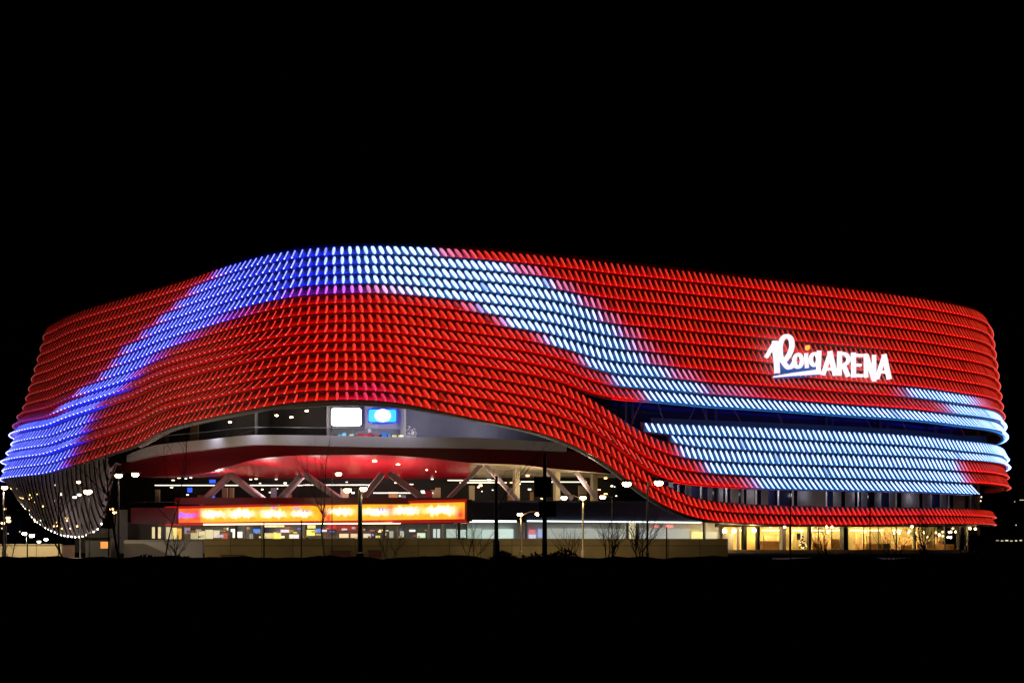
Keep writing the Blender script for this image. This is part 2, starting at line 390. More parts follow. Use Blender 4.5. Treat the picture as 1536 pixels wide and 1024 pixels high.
# roof, parapet rim and the closed body behind the skin
allp = plan; mb = MB()
ins = allp - nrm*1.2
mb.solid([(*p, ROOF+EYE-1.0) for p in ins[::8]], [(*p, ROOF+EYE-.4) for p in ins[::8]]); mb.build('roof', M['roof'], arena)
mb = MB(); rs = []
for q in range(0, len(ix), 4):
    p = PX0[q]; n = NR[q]; rs.append([(*(p+n*.02), ROOF+EYE+.04), (*(p+n*.02), ROOF+EYE+.34), (*(p-n*.3), ROOF+EYE+.34), (*(p-n*.3), ROOF+EYE+.04)])
mb.rings(rs); mb.build('roof_rim', M['dark'], arena)
mb = MB(); ins = allp - nrm*22
for _k in range(80): ins = (np.roll(ins, 1, 0) + 2*ins + np.roll(ins, -1, 0))/4
mb.solid([(*p, .0) for p in ins[::10]], [(*p, ROOF+EYE-1.2) for p in ins[::10]]); mb.build('core_wall', M['core'], arena)
# solid rear face of the building (dark, out of the photo's sight)
mb = MB(); rear = [q % N for q in range(SPAN+60, N-40, 8)]
mb.rings([[(*plan[q], 3.0), (*plan[q], ROOF+EYE), (*(plan[q]-nrm[q]*.6), ROOF+EYE), (*(plan[q]-nrm[q]*.6), 3.0)] for q in rear]); mb.build('rear_wall', M['backing'], arena)

def strip(name, m, x0, x1, yt, yb, o, thick=.4, parent=arena, ot=None, n=None, smooth=False):
    """a solid band along the plan: front face between the two traced edges"""
    xs = np.linspace(x0, x1, n or max(3, int(abs(x1-x0)/10)+1)); mb = MB(); rs = []
    for x in xs:
        p, nn, tt = cv(o).at(x); zb_ = zz(yb(x) if callable(yb) else yb, p[1])
        p2, n2, _ = cv(o if ot is None else ot).at(x); zt_ = zz(yt(x) if callable(yt) else yt, p2[1])
        rs.append([(*p2, zt_), (*p, zb_), (*(p-nn*thick), zb_), (*(p2-n2*thick), zt_)])
    mb.rings(rs); return mb.build(name, m, parent, smooth)
def panel(name, m, x0, x1, y0, y1, o, thick=.15, parent=arena):
    return strip(name, m, x0, x1, y0, y1, o, thick, parent, n=max(2, int((x1-x0)/40)+2))
def post(name, m, x, y0, y1, o, w, thick=None, parent=arena):
    p, n, t = cv(o).at(x); d = p[1]; hw = w*d/F/2; mb = MB()
    a = [(*(p+t*hw*s + n*(-(thick or hw*2) if k else 0)), 0) for s, k in ((-1,0),(1,0),(1,1),(-1,1))]
    mb.solid([(q[0], q[1], zz(y1, d)) for q in a], [(q[0], q[1], zz(y0, d)) for q in a]); return mb.build(name, m, parent)

# lower edge trim of the skin
def edge_trim(x0, x1, drop):
    top, bot, zt, zb, lo, hi, pxt = geo[('L',4)]; px = CX + F*bot[:,0]/bot[:,1]
    qs = [q for q in range(0, len(ix), 3) if x0 <= px[q] <= x1 and 60 < q < SPAN+70]; mb = MB(); rs = []
    for q in qs:
        n = NR[q]; z = zb[q]-.04; dr = drop(px[q])*bot[q][1]/F; p = bot[q]-n*.1
        rs.append([(*p, z), (*(p-n*.25), z-dr), (*(p-n*.55), z-dr), (*(p-n*.5), z)])
    mb.rings(rs); mb.build('edge_trim', M['trim'], arena)
edge_trim(205, 1470, pchip([200,400,450,560,620,700,1500], [2.5,3,6,6,4,1.6,1.6]))
# ---- upper terrace behind the arch
slab_t = pchip([175,205,230,300,390,500,600,700,860], [690,676,668,660,652,653,655,656,665])
slab_b = pchip([175,205,230,300,390,500,600,700,860], [697,688,683,675,667,669,671,672,677])
arch = pchip([150,190,216,260,305,350,390,456,557,634,710,782,816,891,930], [700,708,714,713,709,697,687.5,682.5,682,686,694,697,701,708,712])
strip('terrace_slab', M['white'], 190, 850, slab_t, slab_b, -.6, 7.5)
strip('fascia', M['darkred'], 165, 905, slab_b, arch, -1.6, .3)
strip('soffit', M['red'], 200, 705, arch, lambda x: 717+ (x-450)*.002, -15.0, .3, ot=-1.95)
strip('soffit', M['tan'], 706, 930, arch, lambda x: 716, -15.0, .3, ot=-1.95)
strip('terrace_floor', M['greywall'], 200, 840, lambda x: slab_t(x)+2.5, lambda x: slab_t(x)+4, -8, .3)
# terrace rear walls
panel('wall', M['core'], 205, 386, 596, 664, -8.6)
panel('wall', M['core'], 387, 489, 596, 656, -8.6)
panel('wall', M['white'], 491, 606, 596, 657, -8.6)
panel('wall', M['greyblue'], 608, 850, 600, 666, -8.2)
for x, w in ((383, 3.2), (491, 3), (607.5, 3)): post('column', M['white'], x, 598, 658, -7.4, w)
for x, a, b in ((240,253,.0),(285,296,.0)): panel('window', M['wood'], x, x+12, 628, 662, -8.3)
strip('terrace_ceiling', M['core'], 205, 850, 598, 596, -8.4, .3, ot=-2.2)
railg = strip('glass_railing', M['glass'], 235, 600, lambda x: slab_t(x)-11, lambda x: slab_t(x)-.4, -.9, .06)
strip('handrail', M['trim'], 235, 600, lambda x: slab_t(x)-12, lambda x: slab_t(x)-11.2, -.9, .1)
for x, y in ((415,623),(437,625.5),(460,616),(338,627),(345,633),(432,611)):
    p = P3(x, y, -6.5); mb = MB(); mb.ball(p, (.22,.22,.1)); mb.build('ceiling_light', M['bulb_warm'], arena)
for x in (310, 370, 430, 490, 550, 610):
    p = P3(x, float(B(x))+10, .9); lamp('SPOT', p, 300, (.84, .82, 1), arena, .2, 145, p+Vector((0, 1.0, -5)))  # spots added to brighten the slab front; no fitting stands here
for x in (300, 420, 530, 640, 740):
    p = P3(x, 625 if x < 700 else 645, -3.5); lamp('POINT', p, 260, (1, .93, .92), arena, .3)  # points added to light the terrace, without fittings
# V struts of the open concourse
def strut(xa, ya, xb, yb, w, m='mauve', o=-3.5):
    a = P3(xa, ya, o); b = P3(xb, yb, o); mb = MB(); k = w*a.y/F/2; d = (b-a).normalized()
    nn = Vector((*cv(o).at(xa)[1], 0)); u = d.cross(nn).normalized()*k; v = nn*k*.7
    mb.rings([[a+u*.8+v, a+u+v*.0, a+u*.8-v, a-u*.8-v, a-u, a-u*.8+v], [b+u*.8+v, b+u, b+u*.8-v, b-u*.8-v, b-u, b-u*.8+v]]); mb.build('strut', M[m], arena)
for xa, ya, xb, yb in ((345,713,302,754),(347,713,402,755),(454,712,414,755),(458,712,515,752),(574,710,540,752),(583,709,636,748),(722,697,668,752),(728,697,778,752),(815,700,858,748),(862,705,892,745)):
    strut(xa, ya, xb, yb, 10 if xa < 720 else 7)
for x in (776, 837, 893): post('column', M['tan'], x, 694, 752, -6, 8)
# concourse rear wall, floor edge and lights
panel('wall', M['core'], 170, 930, 690, 757, -16)
strip('concourse_floor', M['greywall'], 190, 1010, 753, 752, -16, .3, ot=-2.5)
strip('balustrade', M['darkred'], 262, 700, 746, 756, -1.2, .2)
for x0, x1, y, m in ((232,452,727.5,'strip'),(455,562,727,'strip'),(600,620,726,'strip'),(560,650,739,'strip'),(672,742,720,'strip'),(690,760,723.5,'strip'),(782,806,722,'strip'),(812,880,722.5,'strip')):
    strip('strip_light', M[m], x0, x1, y-.6, y+.6, -11, .2)
rr = random.Random(11)
for k in range(34):
    x = rr.uniform(225, 740); y = rr.choice((rr.uniform(717, 726), rr.uniform(730, 748)))
    if k < 10: x = rr.uniform(222, 300); y = rr.uniform(704, 735)
    p = P3(x, y, -12 - rr.random()*3); s = rr.uniform(.05, .13); mb = MB(); mb.box(p-Vector((s*rr.uniform(1,2.6), .1, s)), p+Vector((s*rr.uniform(1,2.6), .1, s*.7)))
    mb.build('ceiling_light', M[rr.choice(('strip','strip','bulb_warm','stripw'))], arena)
for k in range(24):
    x = rr.uniform(690, 935); y = rr.uniform(712, 748); p = P3(x, y, -11 - rr.random()*4); s_ = rr.uniform(.05, .14); mb = MB(); mb.box(p-Vector((s_*rr.uniform(.6,3), .1, s_)), p+Vector((s_*rr.uniform(.6,3), .1, s_*.8)))
    mb.build('ceiling_light', M[rr.choice(('strip','bulb_amber','stripw','strip'))], arena)
for k in range(14):
    x = rr.uniform(225, 930); w_ = rr.uniform(4, 14); y = rr.uniform(731, 742); panel('partition', M[rr.choice(('wood','greyblue','tan','darkred'))], x, x+w_, y, 752, -rr.uniform(8, 14))
blue = mat('blue_lightbox', (.02,.05,.3), .4, emit=(.03,.12,1), strength=1.2)
for x0, x1, y0, y1 in ((314,322,719,724),(317,321,743,751),(281,287,731,738)): panel('light_box', blue, x0, x1, y0, y1, -10)
for x0, x1 in ((333,341),(344,350),(653,661),(704,712),(868,880)): panel('wood_panel', M['tan'], x0, x1, 731 if x0 < 700 else 728, 752, -10.5)
# downlights under the red soffit
for x, y in ((306,707),(313,705),(329,702.5),(348,703),(361,699.5),(376,695.5),(393,691),(416,686),(562,690.5),(597,695),(640,703),(654,705),(661,705)):
    p = P3(x, y+.2, -5 - max(0, y-690)*.35); mb = MB(); mb.ball(p, (.3,.3,.16)); mb.build('downlight', M['bulb_warm'], arena)
for x, e in ((330,420),(400,520),(470,560),(540,520),(610,380)):
    p = P3(x, 724, -5); lamp('POINT', p, e*1.25, (1, .70, .66), arena, .5)  # points added to light the soffit from below, apart from the downlights
for x in (230, 270): lamp('POINT', P3(x, 728, 1.5), 150, (1, .3, .25), arena, .5)  # red points added to brighten the left end of the fascia
for x in (740, 800, 870): lamp('POINT', P3(x, 728, -3), 420, (1, .8, .5), arena, .4)
# fascia bands at first floor, light line under them
strip('fascia', M['navy'], 699, 1085, lambda x: 750 + (x-699)*.004, lambda x: 779.5+(x-699)*.008, -2.8, .5)
strip('fascia', M['darkred'], 196, 263, 761, 785, -1.0, .5)
strip('strip_light', M['stripw'], 792, 1052, lambda x: 780+(x-792)*.009, lambda x: 782+(x-792)*.008, -2.6, .3)
strip('strip_light', M['stripw'], 700, 775, 778.5, 783, -3.0, .3)
strip('strip_light', M['stripy'], 270, 700, lambda x: 785.5-(x-270)*.006, lambda x: 787-(x-270)*.006, -3.2, .3)
# ground floor: rear wall, lit shop panels and piers
panel('wall', M['greywall'], 180, 700, 783, 836, -10)
panel('wall', M['white'], 701, 1085, 783, 836, -9)
emc = {}
def em(col, s):
    k = (col, s)
    if k not in emc: emc[k] = mat('self_lit_panel', tuple(min(.8, c*.8) for c in col), .5, emit=col, strength=s)
    return emc[k]
for x0, x1, y0, y1, c, s in (
 (228,231,790,807,(1,.8,.4),.8),(237,240,790,807,(1,.8,.4),.9),(249,256,790,808,(.9,.75,.45),.7),(258,264,791,808,(1,.8,.3),1.0),(266,271,792,808,(1,.55,.1),.9),(276,284,791,800,(.6,.5,.7),.4),
 (286,296,797,808,(.8,.75,.4),.6),(298,306,796,808,(.9,.8,.4),.8),(308,318,794,808,(.9,.8,.45),.8),(320,328,795,806,(1,.85,.6),.7),(332,340,799,808,(.9,.15,.1),.5),(344,352,793,797,(1,1,.9),2.),(349,362,797,806,(1,.9,.7),1.4),
 (374,378,800,808,(.5,.45,.35),.5),(380,389,793,798,(.05,.25,1),1.1),(395,400,785,790,(1,.85,.4),1.6),(402,413,785,790,(1,.8,.35),1.8),(414,425,786,790,(1,.8,.3),1.3),(394,408,799,807,(.9,.75,.3),.8),(410,420,798,808,(1,.85,.15),1.0),
 (421,433,794,798,(1,.6,.75),1.3),(434,447,801,807,(1,.9,.8),.9),(461,472,787,792,(.9,.8,.3),1.0),(460,471,794,803,(.9,.8,.2),1.1),(473,480,793,798,(.1,.3,1),1.0),(482,489,794,797,(1,.6,.7),1.2),
 (491,504,786,793,(.8,.05,.05),.5),(506,540,784,796,(.5,.02,.02),.35),(509,522,800,806,(1,.75,.45),.8),(526,540,800,806,(1,.7,.4),.7),(545,556,800,806,(.9,.8,.6),.7),(567,577,794,798,(1,.8,.35),1.3),(584,590,796,806,(.7,.75,.6),.4),
 (600,606,796,805,(.8,.85,.7),.6),(614,623,794,797,(.9,1,.85),1.2),(626,638,799,806,(.8,1,.75),.8),(650,654,793,806,(.8,.9,.85),.7),(656,660,793,806,(.8,.9,.85),.7),(670,684,793,806,(.7,.85,.75),.55),(686,699,794,806,(.7,.9,.8),.7),
 (702,722,792,807,(.7,.9,.78),.45),(724,742,794,807,(.75,.95,.85),.6),(745,770,793,807,(.75,.95,.85),.75),(795,803,794,800,(.9,.2,.25),.8),(794,804,801,807,(.8,.85,1),.7),(808,815,793,806,(.55,.65,1),.6),
 (820,845,792,808,(.75,.8,.72),.42),(848,895,792,808,(.75,.8,.72),.42),(896,938,793,808,(.75,.8,.72),.38),(944,953,784,808,(1,.9,.55),.9),(960,982,792,808,(.72,.78,.75),.4),(985,1034,793,808,(.72,.78,.75),.38),(1038,1055,797,809,(1,.9,.35),.75),(1059,1076,797,809,(.7,.75,.65),.4),(982,988,787,791,(1,.3,.3),.8),(1000,1010,787,791,(1,.3,.3),.9)):
    panel('glow_panel', em(c, s), x0, x1, y0, y1, -8.4)  # lit walls and wares drawn as self-glowing panels among the light boxes
rr = random.Random(31)
for k in range(46):
    x = rr.uniform(276, 640); w_ = rr.uniform(2, 7); y = rr.uniform(789, 805); h_ = rr.uniform(1.5, 4)
    c = rr.choice(((1,.85,.5),(1,.9,.75),(.9,.2,.15),(.2,.3,.9),(1,.7,.3),(.7,.8,.9),(.5,.1,.1),(.9,.8,.2)))
    panel('display_item', em(c, rr.choice((.12,.2,.35,.6,1.1))), x, x+w_, y, y+h_, -rr.uniform(5.6, 8.2), .3)  # wares given a glow of their own in place of shop light
for x in (244, 273, 343, 366, 392, 456, 542, 596, 643, 664, 783, 790, 817, 942, 957, 1057): post('pier', M['greywall'], x, 783, 836, -5, 3)
# ---- windows in the slot above the blue tiles
strip('window_wall', M['darkglass'], 880, 1500, lambda x: UB(x)-10, lambda x: np.maximum(LT(x), BT(x)+4)+8, -2.2, .3)
spill = mat('added_blue_spill', (.1, .1, .1), .5, emit=(.02, .03, 1), strength=1.7)
strip('led_wash_emitter', spill, 960, 1480, lambda x: UB(x)-3.5, lambda x: UB(x)-1.5, .9, .1)  # added emitter hidden behind the rail, tints window wall and parapet blue
strip('parapet', M['greyblue'], 978, 1480, lambda x: BT(x)-7+(x>1300)*0, lambda x: BT(x)+3, .6, .3)
for x in (940, 950, 1060, 1075, 1241, 1249, 1322, 1332, 1405, 1428): post('column', M['greyblue'], x, float(UB(x))-6, float(BT(x))+4, -1.2, 3)
def brace(xa, xb):
    a = P3(xa, float(UB(xa))-2, .2); b = P3(xb, float(BT(xb))+3, .2); mb = MB(); mb.tube([a, b], .09, 6); mb.build('brace', M['mauve'], arena)
for xa, xb in ((962,948),(986,998),(1043,1030),(1052,1066),(1100,1116),(1165,1178),(1298,1312),(1352,1364),(1440,1452)): brace(xa, xb)
# ---- curtained windows between the lower bands
strip('window_wall', M['darkglass'], 975, 1462, lambda x: L3B(x)-5, lambda x: L4T(x)+6, -2.6, .3)
def curtain(x0, x1):
    mb = MB(); n = max(4, int((x1-x0)*1.2)); rs = []
    for q in range(n+1):
        x = x0 + (x1-x0)*q/n; p, nn, t = cv(-2.0).at(x); w = .09*(q % 2); za = zz(float(L3B(x))-3, p[1]); zb_ = zz(float(L4T(x))+4, p[1])
        rs.append([(*(p+nn*w), za), (*(p+nn*w), zb_), (*(p+nn*(w-.05)), zb_), (*(p+nn*(w-.05)), za)])
    mb.rings(rs); mb.build('curtain', M['curtain'], arena)
for a, b in ((1003,1009),(1028,1036),(1062,1068),(1078,1084),(1096,1108),(1112,1116),(1120,1132),(1142,1152),(1196,1238),(1250,1262),(1268,1282),(1292,1300),(1312,1322),(1334,1344),(1352,1378),(1384,1398),(1410,1420),(1430,1446)): curtain(a, b)
for x in (990, 1018, 1052, 1090, 1135, 1168, 1190, 1240, 1288, 1345, 1424, 1457): post('mullion', M['white'], x, float(L3B(x))-5, float(L4T(x))+5, -1.6, 2.0)
for x in range(1010, 1450, 40): lamp('POINT', P3(x, float(L3B(x))+6, -.9), 26, (.9, .88, 1), arena, .15)  # added fill points before the curtains, brightening them
post('column', M['mauve'], 1463, 728, 766, -1.5, 6); post('column', M['mauve'], 1470, 732, 766, -2, 2.5)
def wall_light(x, y, o, m='strip', r=.12):
    p = P3(x, y, o); mb = MB(); mb.ball(p, r, 8, 5); mb.build('wall_light', M[m], arena)
wall_light(1471, 751, -.8); wall_light(1472, 745, -.8)
# soffit closing the tail of the upper bands
# ---- ground floor at the right: glazed restaurant
panel('wall', M['cream'], 1085, 1450, 786, 832, -8)
strip('ceiling', M['cream'], 1085, 1462, 789, 789.2, -8, .1, ot=-.6)
strip('floor', M['wood'], 1085, 1462, 829.2, 829, -.6, .1, ot=-8)
strip('sill', M['greywall'], 1085, 1462, 824, 832, -1.0, .3)
strip('glazing', M['glass'], 1140, 1455, 789, 825, -1.3, .05)
strip('fascia', M['dark'], 1075, 1470, 784, 790, -.7, .4)
for x, w, m in ((1108,3,'white'),(1118,6,'dark'),(1138,5,'dark'),(1176,7,'white'),(1186,2.5,'dark'),(1215,4.5,'dark'),(1228,1.2,'dark'),(1248,1.2,'dark'),(1269,9,'dark'),(1296,1.3,'dark'),(1318,1.3,'dark'),(1345,1.5,'dark'),(1373,3,'dark'),(1388,1.4,'dark'),(1402,1.4,'dark'),(1418,1.6,'dark'),(1440,5,'dark'),(1452,2,'white')):
    post('mullion', M[m], x, 788, 826, -1.1, w)
for a, b in ((1104,1112),(1128,1134),(1144,1152),(1154,1172),(1190,1206),(1218,1236),(1240,1252),(1254,1264),(1276,1292),(1294,1300),(1303,1326),(1340,1352)):
    strip('strip_light', M['stripy'], a, b, 794, 796, -3.5, .15)
for x0, x1, y, m in ((1084,1100,800,'greywall'),(1146,1166,803,'wood'),(1218,1236,800,'wood'),(1246,1262,812,'wood'),(1283,1293,800,'wood'),(1300,1308,803,'wood'),(1322,1336,798,'wood'),(1350,1366,806,'wood'),(1380,1396,809,'wood'),(1404,1414,806,'wood')):
    panel('partition', M[m], x0, x1, y, 828, -5.5)
for x0, x1, y in ((1144,1170,811),(1219,1234,815),(1246,1260,808),(1298,1330,815),(1352,1368,817),(1376,1432,816)): panel('counter', M['wood'], x0, x1, y, 828, -4, 1.2)
rr = random.Random(5)
for k in range(16):
    x = rr.uniform(1372, 1440); p = P3(x, rr.uniform(796, 806), -3.5); mb = MB(); mb.ball(p, .17, 8, 5); mb.build('pendant_lamp', M['bulb_warm' if k % 3 else 'bulb_amber'], arena)
rr = random.Random(77)
for k in range(14):
    x = rr.uniform(1142, 1436); w_ = rr.uniform(3, 9); y = rr.uniform(798, 815); panel('partition', M[rr.choice(('wood','wood','dark','tan','greywall'))], x, x+w_, y, y+rr.uniform(5, 14), -rr.uniform(3, 6.5), .1)
for k in range(10):
    p = P3(rr.uniform(1150, 1370), rr.uniform(795, 801), -rr.uniform(3, 5)); mb = MB(); mb.ball(p, .12, 8, 5); mb.build('pendant_lamp', M['bulb_warm'], arena)
for x, e in ((1110,160),(1160,420),(1200,420),(1240,460),(1290,460),(1330,460),(1370,460),(1410,460),(1440,200)): lamp('POINT', P3(x, 797, -4.2), e*2.6, (1, .74, .30), arena, .4)
for x, y in ((1087,796),(1101,796),(1131,795),(1177,789.5),(1240,789.5),(1248,789.5),(1368,789.5),(1455,792),(1463,793)): wall_light(x, y, .2, 'bulb_warm', .18 if y < 795 else .3)
# ---- pale veil that hangs from the skin's left corner, with a string of lights on its hem
top, bot, zt, zb, lo, hi, pxt = geo[('L',4)]
hem = pchip([4,15,30,45,60,80,97,115,128,140,150,158,166,174], [728,738,752,771,786,797,803,805,803,798,790,772,738,697])
pxb = CX + F*bot[:,0]/bot[:,1]; aL = int(np.argmin(pxb))
qs = [q for q in range(aL+2, len(ix)) if pxb[q] < 161 and q < SPAN*.5]; cols = []
for q in qs:
    p = bot[q] - NR[q]*.35; col = []
    for s_ in range(8):
        v = s_/7; r_ = p - NR[q]*(2.2*v**1.6)                          # tucks in towards the hem
        x = CX + F*r_[0]/r_[1]; zh = zz(float(hem(x)), r_[1]); col.append((r_[0], r_[1], zb[q]*(1-v) + min(zh, zb[q]-.3)*v))
    cols.append(col)
mb = MB(); n4 = 3
for k_ in range(0, len(qs)-3, n4):
    c0, c1 = cols[k_], cols[k_+2]; nn_ = NR[qs[k_]]; off = nn_*(.0 if (k_//n4) % 2 else .22)
    mb.rings([[(a0[0]+off[0], a0[1]+off[1], a0[2]), (a1[0]+off[0], a1[1]+off[1], a1[2]), (a1[0]+off[0]-nn_[0]*.1, a1[1]+off[1]-nn_[1]*.1, a1[2]), (a0[0]+off[0]-nn_[0]*.1, a0[1]+off[1]-nn_[1]*.1, a0[2])] for a0, a1 in zip(c0, c1)])
mb.build('slat_veil_lattice', M['veil'], arena)
mb = MB()
for lv in (2, 4, 6): mb.tube([Vector((*(np.array(c[lv][:2]) - NR[q]*.12), c[lv][2])) for c, q in zip(cols[::3], qs[::3])], .07, 5)
mb.build('frame', M['dark'], arena)
last = None
for c in cols:
    h = Vector(c[-1]); hx = CX+F*h.x/h.y
    if (last is None or (h-last).length > 1.25) and hx < 153:
        mb = MB(); mb.ball(h+Vector((0,-.15,0)), .10, 6, 4); mb.build('hem_bulb', M['bulb_white'], arena); last = h
rr = random.Random(63)
for k in range(30):
    c = rr.choice(cols[:max(12, len(cols)*3//4)]); h = Vector(c[rr.randint(3, 7)]) + Vector((0, -.25, rr.uniform(-.4, .4))); mb = MB(); mb.ball(h, rr.uniform(.05, .12), 6, 4)
    mb.build('hem_bulb', M[rr.choice(('bulb_amber','bulb_warm','strip','bulb_amber'))], arena)
for x, y, m_ in ((92,741,'bulb_warm'),(127,768,'bulb_warm'),(101,780,'bulb_amber'),(116,789,'bulb_amber'),(155,773,'bulb_amber'),(80,727,'strip')): wall_light(x, y, -1.0, m_, .17)
for x, y, o in ((60,770,-3.),(110,775,-3.5),(140,770,-4)): lamp('POINT', P3(x, y, 7) + Vector((3,-5,-2)), 170, (1, .84, .78), arena, .4)  # points added in front of the veil to brighten it
panel('wall', M['greywall'], 112, 186, 792, 834, -4)
panel('wall', M['greywall'], 168, 190, 764, 834, -3.5)

# ------------------------------------------------------------------ sign on the facade
sa, sb = gp(1140, 199.0), gp(1345, 211.0); sd = (sb-sa).normalized(); sn = Vector((sd.y, -sd.x, 0))
def on_sign(zx, zy, out=0.):
    px, py = 1130+zx/6.98, 480+zy/6.98; r = Vector(((px-CX)/F, 1, (HOR-py)/F)); o = Vector((0, 0, EYE))
    t = (sa + sn*1.2 - o).dot(sn)/r.dot(sn); return o + r*t + sn*(out-1.2)
sign = empty('illuminated_sign', sa, 'glowing white lettering, handwritten first word and block capital second word, on the red facade', 'sign')
depth = [0]
def stroke(mb, pts, w, closed=False, base=1.2):
    depth[0] = (depth[0]+1) % 9; out = base + .004*depth[0]; P = [np.array(p, float) for p in pts]; n = len(P); rs = []
    if not hasattr(w, '__len__'): w = [w]*n
    w = [v*.74 for v in w]
    for i in range(n):
        a = P[i-1] if (i > 0 or closed) else P[i]; b = P[(i+1) % n] if (i < n-1 or closed) else P[i]
        ta = P[i]-a if np.any(P[i]-a) else b-P[i]; tb = b-P[i] if np.any(b-P[i]) else P[i]-a
        ta = ta/np.linalg.norm(ta); tb = tb/np.linalg.norm(tb); t = ta+tb; t /= np.linalg.norm(t); nn = np.array([-t[1], t[0]])
        k = w[i]/2/max(.55, float(np.dot(t, ta)))
        l, r = P[i]+nn*k, P[i]-nn*k
        rs.append([on_sign(*l, out), on_sign(*r, out), on_sign(*r, out-.35), on_sign(*l, out-.35)])
    mb.rings(rs, close=closed)
def ell(cx, cy, rx, ry, n=22, a0=0, a1=360): return [(cx+rx*math.cos(math.radians(a0+(a1-a0)*i/n)), cy+ry*math.sin(math.radians(a0+(a1-a0)*i/n))) for i in range(n)]
def smooth_path(pts, n=6):
    P = [np.array(p, float) for p in pts]; P = [2*P[0]-P[1]] + P + [2*P[-1]-P[-2]]; out = []
    for i in range(1, len(P)-2):
        for q in range(n):
            t = q/n; a, b, c, d = P[i-1:i+3]; out.append(.5*((2*b)+(c-a)*t+(2*a-5*b+4*c-d)*t*t+(3*b-a-3*c+d)*t**3))
    return out + [P[-2]]
def letter(*strokes, m='sign', name='letter'):
    mb = MB()
    for s in strokes: stroke(mb, *s)
    return mb.build(name, M[m], sign)
letter((smooth_path([(142,388),(185,318),(222,262),(240,222)]), [44]*6+[56]*6+[60]*7), (smooth_path([(232,215),(240,330),(252,440),(258,552)]), 62),
       (smooth_path([(318,436),(292,360),(292,250),(322,182),(362,166),(402,196),(412,270),(388,352),(345,412),(312,440)]), 56),
       (smooth_path([(318,425),(345,468),(378,494),(412,480),(446,430)]), 54))
letter((ell(477, 424, 40, 68), 40, True))
letter((smooth_path([(560,345),(564,420),(569,500)]), 36)); letter((ell(575, 286, 11, 18, 14), 22, True), m='signy', name='dot')
letter((ell(648, 410, 38, 62), 40, True), (smooth_path([(698,318),(697,400),(692,500),(688,540)]), 44))
letter(([(222,592),(420,566),(560,552),(712,538)], [20, 44, 58, 72]), name='underline')
letter(([(738,572),(815,340)], 46), ([(808,322),(868,578)], 52), ([(775,510),(850,512)], 40))
letter(([(912,325),(908,578)], 50), (smooth_path([(915,350),(965,352),(1000,385),(1002,425),(968,462),(915,468)]), 42), ([(950,465),(1003,588)], 48))
letter(([(1055,338),(1058,598)], 50), ([(1058,364),(1152,370)], 42), ([(1058,468),(1136,470)], 40), ([(1058,576),(1154,580)], 42))
letter(([(1186,350),(1190,600)], 40), ([(1192,362),(1270,622)], 44), ([(1272,362),(1274,640)], 40))
letter(([(1302,614),(1380,372)], 46), ([(1375,355),(1432,618)], 52), ([(1338,540),(1412,544)], 40))
mb = MB(); poly = [(255,560),(290,440),(430,420),(600,470),(735,400),(715,580),(560,598),(250,612)]
mb.solid([on_sign(x, y, .55) for x, y in poly], [on_sign(x, y, .45) for x, y in poly]); mb.build('panel', M['signb'], sign)
for zx, zy in ((300,420),(680,520),(920,470),(1180,480),(1400,500)):
    a = on_sign(zx, zy, .5); mb = MB(); mb.tube([a, a-sn*2.2], .06, 6); mb.build('bracket', M['dark'], sign)

# ------------------------------------------------------------------ LED banner and terrace screens
ban = empty('led_banner', gp(470, 190, 4.5), 'long yellow and orange LED advertising banner with blurred white lettering above the shopfronts', 'screen')
A, Bp = gp(250, 211), gp(697, 174.5); NXB, NZB = 224, 13; mb = MB()
rb = np.random.RandomState(2)
words_ = [(275,772,17,3.6,(.5,.25,2.2)),(320,771,17,5,None),(362,770,19,5.5,None),(410,770,18,5,None),(452,770,15,4,None),(510,767,19,5,None),(563,767,20,5,None),(609,766,19,5,None),(660,765,22,6,None)]
blues = [(445,762,6,2.2),(459,766,6,1.6),(573,764,8,2.4),(622,763,4,1.6),(411,761,4,2)]; reds = [(262,771,8),(296,771,7),(486,768,5),(586,765,6),(493,777,4),(691,772,7)]
ph = rb.uniform(0, 6.28, 40); JIT = rb.uniform(-1.4, 1.4, 97); HJ = rb.uniform(0, 1, 97)
for i in range(NXB):
    for j in range(NZB):
        u0, u1 = i/NXB, (i+1)/NXB; v0, v1 = j/NZB, (j+1)/NZB
        p = A.lerp(Bp, (u0+u1)/2); px = CX+F*p.x/p.y; z = 4.5+2.0*(v0+v1)/2; py = HOR-(z-EYE)*F/p.y
        n_ = .5+.5*math.sin(px*.23+ph[0])*math.sin(px*.061+py*.3+ph[1])
        e = min(1, min(v0+.04, 1-v1+.04)*4.2)
        c = np.array([1.25, .47+.20*n_*e, .02]) if px > 300 else np.array([1.1, .12+.12*n_, .03])
        for rx, ry, w in reds:
            k = math.exp(-((px-rx)/w)**2-((py-ry)/9)**2); c = c*(1-k) + np.array([1.0,.06,.03])*k
        for wx, wy, w, h, cc in words_:
            g = .55+.45*math.sin(px*1.25+ph[int(wx) % 30])*math.cos(px*.6+py*.5)
            k = math.exp(-((px-wx)/w)**4-((py-wy+JIT[int(px/3.1) % 97])/(h*(.75+.5*HJ[int(px/4.3) % 97])))**4); k = min(1, k*(1.0 if cc is None else g*1.4))
            c = c*(1-k) + np.array(cc if cc else (2.2,1.7,1.1))*k
        for wx, wy, w, h in blues:
            k = math.exp(-((px-wx)/w)**4-((py-wy)/h)**4)*(.5+.5*math.sin(px*1.7)); c = c*(1-k)+np.array([.2,.15,1.4])*k
        c = c*rb.uniform(.92, 1.08)
        q0, q1 = A.lerp(Bp, u0), A.lerp(Bp, u1)
        mb.face([(q0.x, q0.y, 4.5+2*v0), (q1.x, q1.y, 4.5+2*v0), (q1.x, q1.y, 4.5+2*v1), (q0.x, q0.y, 4.5+2*v1)], tuple(c))
mb.build('display', M['led'], ban)
dn = (Bp-A).normalized(); bn = Vector((-dn.y, dn.x, 0))
